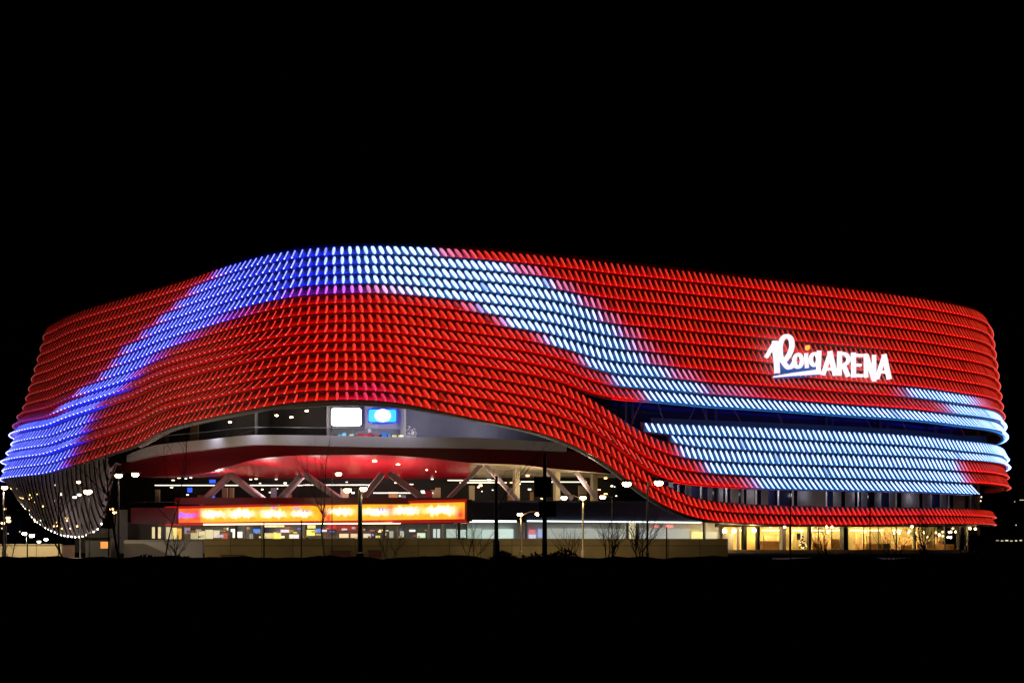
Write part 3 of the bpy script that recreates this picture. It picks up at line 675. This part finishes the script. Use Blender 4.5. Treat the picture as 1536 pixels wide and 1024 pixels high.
def bar(z0, z1, a=A, b=Bp, pad=.25, front=-.12):
    mb = MB(); a2, b2 = a-dn*pad, b+dn*pad
    mb.solid([a2+bn*front+Vector((0,0,z0)), b2+bn*front+Vector((0,0,z0)), b2+bn*.6+Vector((0,0,z0)), a2+bn*.6+Vector((0,0,z0))],
             [a2+bn*front+Vector((0,0,z1)), b2+bn*front+Vector((0,0,z1)), b2+bn*.6+Vector((0,0,z1)), a2+bn*.6+Vector((0,0,z1))]); return mb
rf = mat('red_banner_frame', (.5, .02, .02), .4, emit=(1, .03, .015), strength=.28)
bar(6.51, 6.85).build('frame', rf, ban); bar(4.1, 4.49).build('frame', rf, ban)
bar(4.2, 6.8, Bp+dn*.5, Bp+dn*.6, .1).build('frame', M['dark'], ban); bar(4.2, 6.8, A-dn*.6, A-dn*.5, .1).build('frame', M['darkred'], ban)
bk = bar(4.0, 6.9, pad=.1, front=.62); bk.build('back_box', M['darkred'], ban)
for u in (.25, .5, .75, .97): 
    p = A.lerp(Bp, u)+bn*.9; mb = MB(); mb.tube([p, p+Vector((0,0,4.2))], .18, 8); mb.build('support', M['dark'], ban)
def rounded(x0, x1, y0, y1, r, o, out=.0, n=6):
    pts = []
    for cx_, cy_, a in ((x1-r,y0+r,-90),(x1-r,y1-r,0),(x0+r,y1-r,90),(x0+r,y0+r,180)):
        for q in range(n+1):
            t = math.radians(a+90*q/n); pts.append(P3(cx_+r*math.cos(t), cy_+r*math.sin(t), o))
    return pts
def slab(pts, m, name, parent, back=.2, fwd=0.):
    n3 = Vector((*cv(-7.0).at(550)[1], 0)); mb = MB(); mb.solid([p+n3*fwd for p in pts], [p-n3*back for p in pts]); return mb.build(name, m, parent)
scr = empty('wall_screen', P3(519, 638, -7.2), 'glowing plain white screen on the terrace wall, beside the blue one', 'screen')
slab(rounded(497,541.5,612,638.5,4,-7.2), M['screenw'], 'display', scr); slab(rounded(495.5,543,610.5,640,4,-7.35), M['dark'], 'bezel', scr)
scb = empty('wall_screen', P3(573, 634, -7.2), 'blue screen with a white disc in its middle on the terrace wall', 'screen')
bl = mat('blue_screen_light', (.05,.2,.5), .4, emit=(.03,.42,1.6), strength=1.6)
slab(rounded(553,594,614,632.5,2.5,-7.2), bl, 'display', scb); slab(rounded(551.5,595.5,612.5,634,2.5,-7.35), mat('deep_blue_frame', (.01,.02,.3), .4, emit=(.0,.04,1), strength=.8), 'bezel', scb)
disc = [P3(574+11.5*math.cos(math.radians(a)), 622.8+9*math.sin(math.radians(a)), -7.1) for a in range(0, 360, 15)]
slab(disc, M['screenw'], 'disc', scb, .05)
# bar on the terrace
barc = empty('bar_counter', P3(560, 656, -5), 'long bar counter on the terrace with small red, blue and yellow lit front panels', 'bar counter')
panel('counter', M['dark'], 500, 604, 652, 658, -5.2, 1.0, barc)
for x0, x1, y0, y1, c, s in ((507,511,651,656,(.1,.6,.9),.8),(513,518,649,656,(.3,.7,1),.9),(524,530,651,653,(.9,.9,.8),.8),(536,543,650,655,(.6,.03,.05),.5),(545,551,651,656,(.9,.05,.1),.7),(553,558,649,655,(.7,.03,.05),.5),(561,567,651,656,(.8,.1,.2),.6),(573,580,649,657,(.05,.3,1),.8),(582,586,650,655,(.2,.4,.9),.6),(588,595,652,658,(1,.85,.4),1.0),(597,605,652,658,(1,.85,.5),1.0),(552,556,643,648,(.8,.8,.9),.7)):
    panel('glow_panel', em(c, s), x0, x1, y0, y1, -4.9, .2, barc)
pl = empty('planter', P3(617, 660, -4), 'small white flowering planter at the end of the terrace bar', 'planter')
mb = MB(); p = P3(617, 660, -4); mb.solid([p+Vector((.5*math.cos(a), .5*math.sin(a), 0)) for a in np.linspace(0, 6.28, 9)[:-1]], [p+Vector((.65*math.cos(a), .65*math.sin(a), .6)) for a in np.linspace(0, 6.28, 9)[:-1]]); mb.build('pot', M['white'], pl)
mb = MB(); rr = random.Random(4)
for k in range(60):
    c = p+Vector((rr.gauss(0,.4), rr.gauss(0,.4), .7+abs(rr.gauss(0,.5)))); a = Vector((rr.gauss(0,1), rr.gauss(0,1), rr.gauss(0,1))).normalized()*.12; b = a.orthogonal().normalized()*.09
    mb.face([c-a, c+b, c+a, c-b])
mb.build('foliage', M['white'], pl)

# ------------------------------------------------------------------ ground, road, walls in front
mb = MB(); n = 60
g_x = np.linspace(-900, 900, 13); g_y = list(np.linspace(-30, 100, 27)) + [104, 107, 110, 113, 116, 121.] + [160, 250, 400, 800, 3000]
vv = {}
gr = random.Random(2)
xs_ = list(np.linspace(-66, 66, 133)); xs_ = [-3000,-800] + xs_ + [800,3000]
for j, y in enumerate(g_y):
    for i, x in enumerate(xs_):
        bumpz = gr.uniform(-.03, .05) if 6 < y < 100 else 0
        if 100 < y < 118: bumpz = .42 + .16*math.sin(x*.31+y)+.10*math.sin(x*.83+2*y) + gr.uniform(-.06, .16)
        vv[i, j] = len(mb.v); mb.v.append((x, y, bumpz))
for j in range(len(g_y)-1):
    for i in range(len(xs_)-1): mb.f.append((vv[i,j], vv[i+1,j], vv[i+1,j+1], vv[i,j+1])); mb.c.append((0,0,0))
tag(mb.build('ground', M['soil'], None, True), kind='structure')
mb = MB(); mb.box((-140, 122, -.1), (140, 134, .06)); tag(mb.build('road', M['asphalt']), kind='structure')
mb = MB(); mb.box((-140, 134.01, -.1), (140, 150, .16)); tag(mb.build('pavement', mat('paving', (.16,.15,.13), .85, 0, .2, .8)), kind='structure')

def wall_thing(name, label, m, px0, px1, ytop, d, parts=(), step=None, d2=None, cap=True):
    a, b = gp(px0, d), gp(px1, d2 or d); z = EYE+(HOR-ytop)*d/F
    o = empty(name, a, label, 'wall'); mb = MB(); t = (b-a).normalized(); nn = Vector((-t.y, t.x, 0))*.3
    mb.solid([a, b, b+nn, a+nn], [p+Vector((0,0,z)) for p in (a, b, b+nn, a+nn)]); mb.build('panel', M[m], o)
    if cap:
        mb = MB(); q = nn*.35; U = Vector((0,0,z+.004)); V = Vector((0,0,z+.1))
        mb.solid([a-q+U, b-q+U, b+nn+q+U, a+nn+q+U], [a-q+V, b-q+V, b+nn+q+V, a+nn+q+V]); mb.build('coping', M[m], o)
    return o, z
wall_thing('perimeter_wall', 'long brown concrete wall in front of the shopfronts under the banner', 'concrete', 307, 1092, 809, 150)
wall_thing('perimeter_wall', 'grey rendered wall left of the brown wall, below the dark red fascia', 'greywall', 186, 304, 811, 151)
wall_thing('perimeter_wall', 'low sand-coloured wall lit warm yellow at the left edge under the hanging veil', 'yellowwall', -12, 92, 817, 148)
wall_thing('perimeter_wall', 'short shaded return wall right of the lit yellow wall', 'yellowwall', 92.5, 112, 817, 148, d2=158, cap=False)
def hatch(label, x0, x1, y0, y1, d=149.7):
    o = empty('wall_hatch', gp((x0+x1)/2, d), label, 'hatch'); mb = MB(); a, b = gp(x0, d), gp(x1, d)
    z0, z1 = EYE+(HOR-y1)*d/F, EYE+(HOR-y0)*d/F; mb.box((a.x, d-.1, z0), (b.x, d+.26, z1)); mb.build('door', mat('brown_hatch', (.10,.02,.012), .6), o)
    mb = MB(); mb.box((a.x-.1, d-.06, z1+.004), (b.x+.1, d+.26, z1+.1)); mb.build('frame', M['dark'], o)
hatch('dark red metal hatch in the brown wall right of the lamp-lit patch', 497, 525, 827, 838)
hatch('wide dim red hatch in the brown wall right of the tall central lamp post', 553, 572, 826, 838)
hatch('dark hatch near the left end of the brown wall', 332, 364, 833, 841)
# booth by the left corner
bo = empty('ticket_booth', gp(152, 146), 'small dark booth with two orange lit windows beside the yellow wall', 'booth')
d = 146; a, b = gp(128, d), gp(166, d); zt_ = EYE+(HOR-806)*d/F
mb = MB(); mb.box((a.x, d, 0), (b.x, d+3, zt_)); mb.build('wall', M['dark'], bo)
mb = MB(); mb.solid([(a.x-.3,d-.4,zt_+.003),(b.x+.3,d-.4,zt_+.003),(b.x+.3,d+3.4,zt_+.003),(a.x-.3,d+3.4,zt_+.003)], [(a.x+.5,d+.2,zt_+.5),(b.x-.2,d+.2,zt_+.5),(b.x-.2,d+2.6,zt_+.5),(a.x+.5,d+2.6,zt_+.5)]); mb.build('roof', M['black'], bo)
for y0, y1, e in ((812,822,.35),(835,844-2,.5)):
    p, q = gp(151, d), gp(164, d); mb = MB(); mb.box((p.x, d-.05, EYE+(HOR-y1)*d/F), (q.x, d-.003, EYE+(HOR-y0)*d/F)); mb.build('window', em((1,.42,.12), e), bo)

# ------------------------------------------------------------------ street lamps, masts
def street_lamp(label, pole, heads, d, ground=None, m='bulb_warm', power=500, thick=.10, tone=(1,.78,.48), group=None, hs=1., polemat='dark', stem=False):
    base = gp(pole, d); o = empty('street_lamp', base, label, 'street lamp', group); top = max(EYE+(HOR-y)*d/F for x, y in heads)
    mb = MB(); mb.tube([base, base+Vector((0,0,.9)), base+Vector((0,0,.95)), base+Vector((0,0,top-.02 if not stem else top-.25))], [thick*1.5, thick*1.5, thick, thick*.7], 10); mb.build('pole', M[polemat], o)
    for x, y in heads:
        p = gp(x, d, EYE+(HOR-y)*d/F); s = 1 if p.x >= base.x else -1
        if abs(p.x-base.x) > .25:
            mb = MB(); mb.tube([Vector((base.x, d, top-.3)), Vector((base.x+(p.x-base.x)*.5, d, p.z+.12)), Vector((p.x-s*.2*hs, d, p.z+.14))], .05, 6); mb.build('arm', M[polemat], o)
        mb = MB(); w, h, dp = .42*hs, .16*hs, .26*hs
        mb.solid([(p.x-w*.9,d-dp,p.z),(p.x+w*.9,d-dp,p.z),(p.x+w*.9,d+dp,p.z),(p.x-w*.9,d+dp,p.z)], [(p.x-w*.6,d-dp*.5,p.z+h),(p.x+w*.6,d-dp*.5,p.z+h),(p.x+w*.6,d+dp*.5,p.z+h),(p.x-w*.6,d+dp*.5,p.z+h)])
        hd = mb.build('lamp_head', M['dark'], o)
        mb = MB(); mb.ball((p.x, d-.02, p.z-.10*hs), (w*.62, dp*.85, .16*hs), 16, 8); sub(mb.build('lens', M[m], o, True), hd)
        if power: lamp('SPOT', (p.x, d, p.z-.5*hs), power*.62, tone, o, .25, 150, (p.x, d+6.5, 0))
    return o
street_lamp('twin-headed street lamp with two dazzling warm heads left of the red terrace', 178, [(178,711),(203,709.5)], 132, power=1500, hs=1.25, m='bulb_warm')
street_lamp('tall dark lamp post in front of the LED banner with two bright low heads', 540, [(545,731),(521,733)], 118, power=1300, hs=1.15, thick=.22)
street_lamp('slim lamp with a single slanted head below the red soffit', 498, [(508,709)], 150, power=500, hs=1.2, thick=.05)
street_lamp('twin lamp with heads side by side above the navy fascia', 874.5, [(846,744.5),(874.5,744.5)], 140, power=700, hs=1.15, polemat='tan')
street_lamp('lamp with one tilted warm head against the yellow-lit columns', 918, [(904,743.5)], 150, power=600, hs=1.2, thick=.05)
street_lamp('low lamp pair with pale poles in front of the white shopfront', 781.5, [(780,769.5),(807,769)], 136, power=600, hs=1.0, polemat='tan')
street_lamp('black mast lamp whose two bright heads overlap the red wave of tiles', 971, [(940,723),(988,721.5)], 128, power=700, hs=1.5, thick=.10)
street_lamp('warm lamp with a large glowing head beside the hanging veil', 134, [(132,735)], 140, power=500, hs=1.5, thick=.05)
street_lamp('small warm lamp just under the blue corner of the facade', 121, [(118,721.5)], 150, power=0, hs=.8, thick=.04)
street_lamp('lamp at the left frame edge beside the string of lights', 5, [(7,729.5)], 140, power=9000, hs=1.1, thick=.09)
street_lamp('cool white lamp with a wide flat head above the yellow wall', 40, [(37,798.5),(48,801.5)], 160, power=9000, hs=1.1, m='bulb_white', thick=.06)
street_lamp('small greenish globe lamp above the yellow wall', 58.5, [(58.5,811)], 175, power=0, hs=.9, m='bulb_green', thick=.04)
street_lamp('small white lamp right of the greenish globe', 69, [(69,807.5)], 175, power=0, hs=.9, m='bulb_white', thick=.04)
street_lamp('pale bluish lamp under the big warm lamp by the veil', 120, [(112,744),(119,740.5)], 170, power=0, hs=.9, m='bulb_green', thick=.04)
street_lamp('amber lamp low beside the trunk left of the grey wall', 173, [(172,767),(167,762)], 155, power=150, hs=.9, m='bulb_amber', thick=.05, tone=(1,.5,.2))
street_lamp('amber lamp cluster low at the left frame edge', 6, [(5,783),(13,780),(12,775)], 170, power=0, hs=1.0, m='bulb_amber', thick=.05)
street_lamp('small amber lamp beside the booth', 174, [(173,812)], 150, power=0, hs=.8, m='bulb_amber', thick=.04)
street_lamp('upper amber lamp left of the string of lights', 9, [(7,762)], 172, power=0, hs=.7, m='bulb_amber', thick=.04)
def mast(px, ytop, d, r=.06, label='slim black mast rising from the dark verge', group='slim masts along the verge'):
    b = gp(px, d); o = empty('mast', b, label, 'mast', group); z = EYE+(HOR-ytop)*d/F
    mb = MB(); mb.tube([b, b+Vector((0,0,z))], [r, r*.8], 8); mb.build('pole', M['black'], o)
    mb = MB(); mb.tube([b, b+Vector((0,0,.3))], r*2.2, 8); mb.build('base', M['black'], o)
for px, y in ((8.,745),(41,760),(88,738),(163,735),(396,783),(452,780),(1000,790),(1185.5,735),(1305,742)): mast(px, y, 118)
# yellowish pole by the terrace, plus a black mast carrying boxes
o = empty('equipment_mast', gp(817, 120), 'thick black mast carrying dark equipment boxes in front of the columns', 'mast')
b = gp(817, 120); mb = MB(); mb.tube([b, b+Vector((0,0,9.0))], [.22,.14], 10); mb.build('pole', M['black'], o)
for x0, x1, y0, y1 in ((801,827,715,745),(808,834,752,775)):
    mb = MB(); p, q = gp(x0, 120), gp(x1, 120); mb.box((p.x, 119.6, EYE+(HOR-y1)*120/F), (q.x, 120.4, EYE+(HOR-y0)*120/F)); mb.build('cabinet', M['black'], o)
o = empty('equipment_mast', gp(744.5, 121), 'plain thick black mast right of the banner end', 'mast'); b = gp(744.5, 121)
mb = MB(); mb.tube([b, b+Vector((0,0,7.2))], [.2,.12], 10); mb.build('pole', M['black'], o)
mb = MB(); mb.tube([b, b+Vector((0,0,1.9))], [.34,.26], 10); mb.build('sleeve', M['black'], o)

# ------------------------------------------------------------------ bare trees and scrub
def tree(label, px, ytop, d, spread=.45, stems=1, seed=1, lean=0., r0=.09, group=None, name='bare_tree', ybase=None):
    rn = random.Random(seed); b = gp(px, d); H = EYE+(HOR-ytop)*d/F; o = empty(name, b, label, 'tree', group)
    tr, cr = MB(), MB()
    def grow(p, dr, L, r, lv, mb):
        n = 4; pts = [p]; rad = [r]
        for k in range(n):
            dr = (dr + Vector((rn.gauss(0,.13), rn.gauss(0,.13), .05))).normalized(); p = p + dr*L/n; pts.append(p); rad.append(r*(1-.45*(k+1)/n))
        mb.tube(pts, rad, 5 if lv else 7)
        if lv >= 4 or r < .008: return
        for k in range(rn.choice((2,3,3)) if lv else rn.choice((3,4,5))):
            i = rn.randint(2 if lv == 0 else 1, n); ax = Vector((rn.gauss(0,1), rn.gauss(0,1), rn.gauss(0,.35)+.2)).normalized()
            grow(pts[i], (dr*(1-spread)+ax*spread).normalized(), L*rn.uniform(.5,.72), rad[i]*.62, lv+1, cr)
        grow(p, dr, L*.62, rad[-1]*.9, lv+1, cr)
    for s in range(stems):
        d0 = Vector((lean + (rn.uniform(-.5,.5) if stems > 1 else 0), rn.uniform(-.15,.15), 1)).normalized()
        grow(b+Vector((rn.uniform(-.3,.3) if stems > 1 else 0, 0, -.05)), d0, H*(.62 if stems == 1 else .52)*rn.uniform(.9,1.05), r0, 0, tr)
    tr.build('trunk', M['bark'], o); cr.build('crown', M['bark'], o)
tree('bare young tree in front of the LED banner left of the tall lamp post', 488, 684, 124, seed=3)
tree('bare tree whose twigs cross the red soffit at its left end', 247, 655, 126, seed=8, r0=.07)
tree('bare tree leaning over the dark left corner beside the dazzling twin lamp', 182, 676, 122, seed=12, lean=-.25, r0=.12)
tree('slender bare tree with fine twigs behind the plain black mast', 742, 652, 123, seed=15, spread=.35, r0=.06)
tree('many-stemmed bare shrub tree in front of the white shopfront', 912, 774, 116, stems=6, seed=20, r0=.05, name='bare_shrub')
tree('wide many-stemmed bare shrub under the red wave', 962, 768, 117, stems=6, seed=24, r0=.05, name='bare_shrub')
tree('leaning bare tree trunk in front of the yellow restaurant windows', 1242, 790, 112, stems=3, seed=31, r0=.07, lean=-.3, name='bare_shrub')
tree('forked bare shrub among the restaurant lights', 1338, 788, 112, stems=4, seed=36, r0=.05, name='bare_shrub')
tree('dark bare tree at the right end of the restaurant', 1398, 772, 112, seed=41, r0=.08, stems=2)
tree('bare thicket at the right corner below the end of the red band', 1448, 776, 112, stems=7, seed=44, r0=.045, name='bare_shrub')
tree('thin bare tree in front of the lit white panels', 706, 778, 120, stems=4, seed=52, r0=.04, name='bare_shrub')
tree('low bare shrub below the middle of the banner', 585, 782, 120, stems=4, seed=57, r0=.04, name='bare_shrub')
tree('thin bare shrub in front of the grey wall', 262, 786, 122, stems=5, seed=61, r0=.04, name='bare_shrub')
tree('bare tree reaching across the hanging veil at the left', 100, 700, 116, seed=66, r0=.07, stems=2, spread=.55)
tree('small bare tree in front of the yellow wall at the left edge', 14, 770, 120, seed=70, r0=.04, stems=3, name='bare_shrub')
tree('low bare shrub right of the equipment mast', 852, 792, 116, stems=5, seed=75, r0=.04, name='bare_shrub')
def shrub(label, px, w, h, d, seed):
    rn = random.Random(seed); b = gp(px, d); o = empty('evergreen_shrub', b, label, 'shrub'); mb = MB(); R0 = w*d/F/2
    for k in range(900):
        a = rn.uniform(0, 6.28); u = rn.random()**.6; x, y = R0*u*math.cos(a), R0*.6*u*math.sin(a); z = rn.random()*h*math.sqrt(max(.05, 1-u*u))*(1+.25*math.sin(x*2.1+seed))
        c = b+Vector((x, y, z)); q = Vector((rn.gauss(0,1), rn.gauss(0,1), rn.gauss(0,1))).normalized()*.16; t = q.orthogonal().normalized()*.08
        mb.face([c-q, c+t, c+q, c-t])
    mb.build('foliage', M['leaf'], o)
    mb = MB()
    for k in range(3): mb.tube([b+Vector((rn.uniform(-.2,.2),0,-.05)), b+Vector((rn.uniform(-.6,.6)*R0,0,h*.7))], .04, 5)
    mb.build('branch_cluster', M['bark'], o)
for i, (px, w, h, lab) in enumerate(((830,110,1.15,'low black evergreen mound below the equipment mast'),(1265,120,.75,'low dark evergreen hedge clump under the restaurant sill'),(1150,90,.5,'low dark clump at the end of the brown wall'),(760,70,.9,'dark evergreen clump left of the equipment mast'),
    (1400,120,1.0,'dark evergreen clump under the restaurant chandeliers'),(245,125,.75,'low black clump at the foot of the grey wall'),(1500,140,1.3,'tall dark clump beyond the right corner'),(60,150,.45,'low black clump at the foot of the yellow wall'))):
    shrub(lab, px, w, h, 110, 100+i)

# ------------------------------------------------------------------ decorated tree inside, far buildings
dt = empty('decorated_tree', P3(1204, 822, -2.8), 'small lit cone-shaped festive tree behind the restaurant glass', 'festive tree')
p = P3(1204, 822, -2.8); mb = MB(); mb.tube([p, p+Vector((0,0,.9)), p+Vector((0,0,1.0)), p+Vector((0,0,2.2))], [.55,.3,.38,.02], 12); mb.build('foliage', mat('tree_needles', (.05,.06,.03), .8), dt)
mb = MB(); rr = random.Random(9)
for k in range(26):
    u = rr.random(); a = rr.uniform(3.3, 6.1); r = .56*(1-u)+.04; mb.ball(p+Vector((r*math.cos(a), r*math.sin(a), u*2.1)), .06, 6, 4)
mb.build('light_dots', M['bulb_amber'], dt)
def far_building(label, px0, px1, ytop, d, wins, wc, m, seed):
    rn = random.Random(seed); a, b = gp(px0, d), gp(px1, d); z = EYE+(HOR-ytop)*d/F; o = empty('distant_building', a, label, 'building')
    mb = MB(); mb.box((a.x, d, 0), (b.x, d+12, z)); mb.build('wall', m, o)
    mb = MB(); mb.box((a.x-.3, d-.3, z+.003), (b.x+.3, d+12.3, z+.4)); mb.build('roof', M['dark'], o)
    for (x, y, w, h) in wins:
        p = gp(x, d); mb = MB(); s = d/F; mb.box((p.x-w*s/2, d-.12, EYE+(HOR-y-h/2)*s), (p.x+w*s/2, d-.004, EYE+(HOR-y+h/2)*s)); mb.build('window', em(rn.choice(wc), rn.choice((.5,.9,1.4))), o)
far_building('dark blue distant building at the left frame edge behind the lamps', -30, 34, 774, 330, [(3,792,1.5,2),(12,800,2,1.5),(30,797,1.5,2)], [(1,.8,.5),(.4,.5,1)], mat('blue_distant_wall', (.03,.04,.16), .7), 1)
rr = random.Random(21)
far_building('low unlit building far right with a faint row of lit windows along its foot', 1482, 1620, 742, 330, [(x, 810.5+rr.uniform(-.5,.5), rr.uniform(2,5), 1.6) for x in range(1496, 1540, 7)] + [(1524,787,1.2,1.5),(1533,749.5,7,.8),(1522,722+30,1,1)], [(.7,.6,.35)], mat('black_distant_wall', (.004,.004,.005), .9), 2)

# ------------------------------------------------------------------ world, camera, view
w = bpy.data.worlds.new('World'); bpy.context.scene.world = w; w.use_nodes = True; nt = w.node_tree
bg = nt.nodes['Background']; sky = nt.nodes.new('ShaderNodeTexSky'); sky.sky_type = 'NISHITA'; sky.sun_disc = False
sky.sun_elevation = math.radians(-6); sky.sun_rotation = math.radians(150); nt.links.new(sky.outputs[0], bg.inputs[0]); bg.inputs[1].default_value = .00004
cam = bpy.data.cameras.new('camera'); co = bpy.data.objects.new('camera', cam); C.objects.link(co); bpy.context.scene.camera = co
co.location = (0, 0, EYE); co.rotation_euler = (math.pi/2, 0, 0); cam.sensor_width = 36; cam.lens = 36*F/1536; cam.shift_y = (HOR-512)/1536; cam.clip_end = 6000
sc = bpy.context.scene
sc.view_settings.view_transform = 'Standard'; sc.view_settings.look = 'None'; sc.view_settings.exposure = 0; sc.view_settings.gamma = 1
sc.render.engine = 'CYCLES'; sc.cycles.use_denoising = True; sc.cycles.max_bounces = 5; sc.cycles.diffuse_bounces = 3; sc.cycles.glossy_bounces = 2
sc.cycles.sample_clamp_indirect = 3; sc.cycles.caustics_reflective = False; sc.cycles.caustics_refractive = False
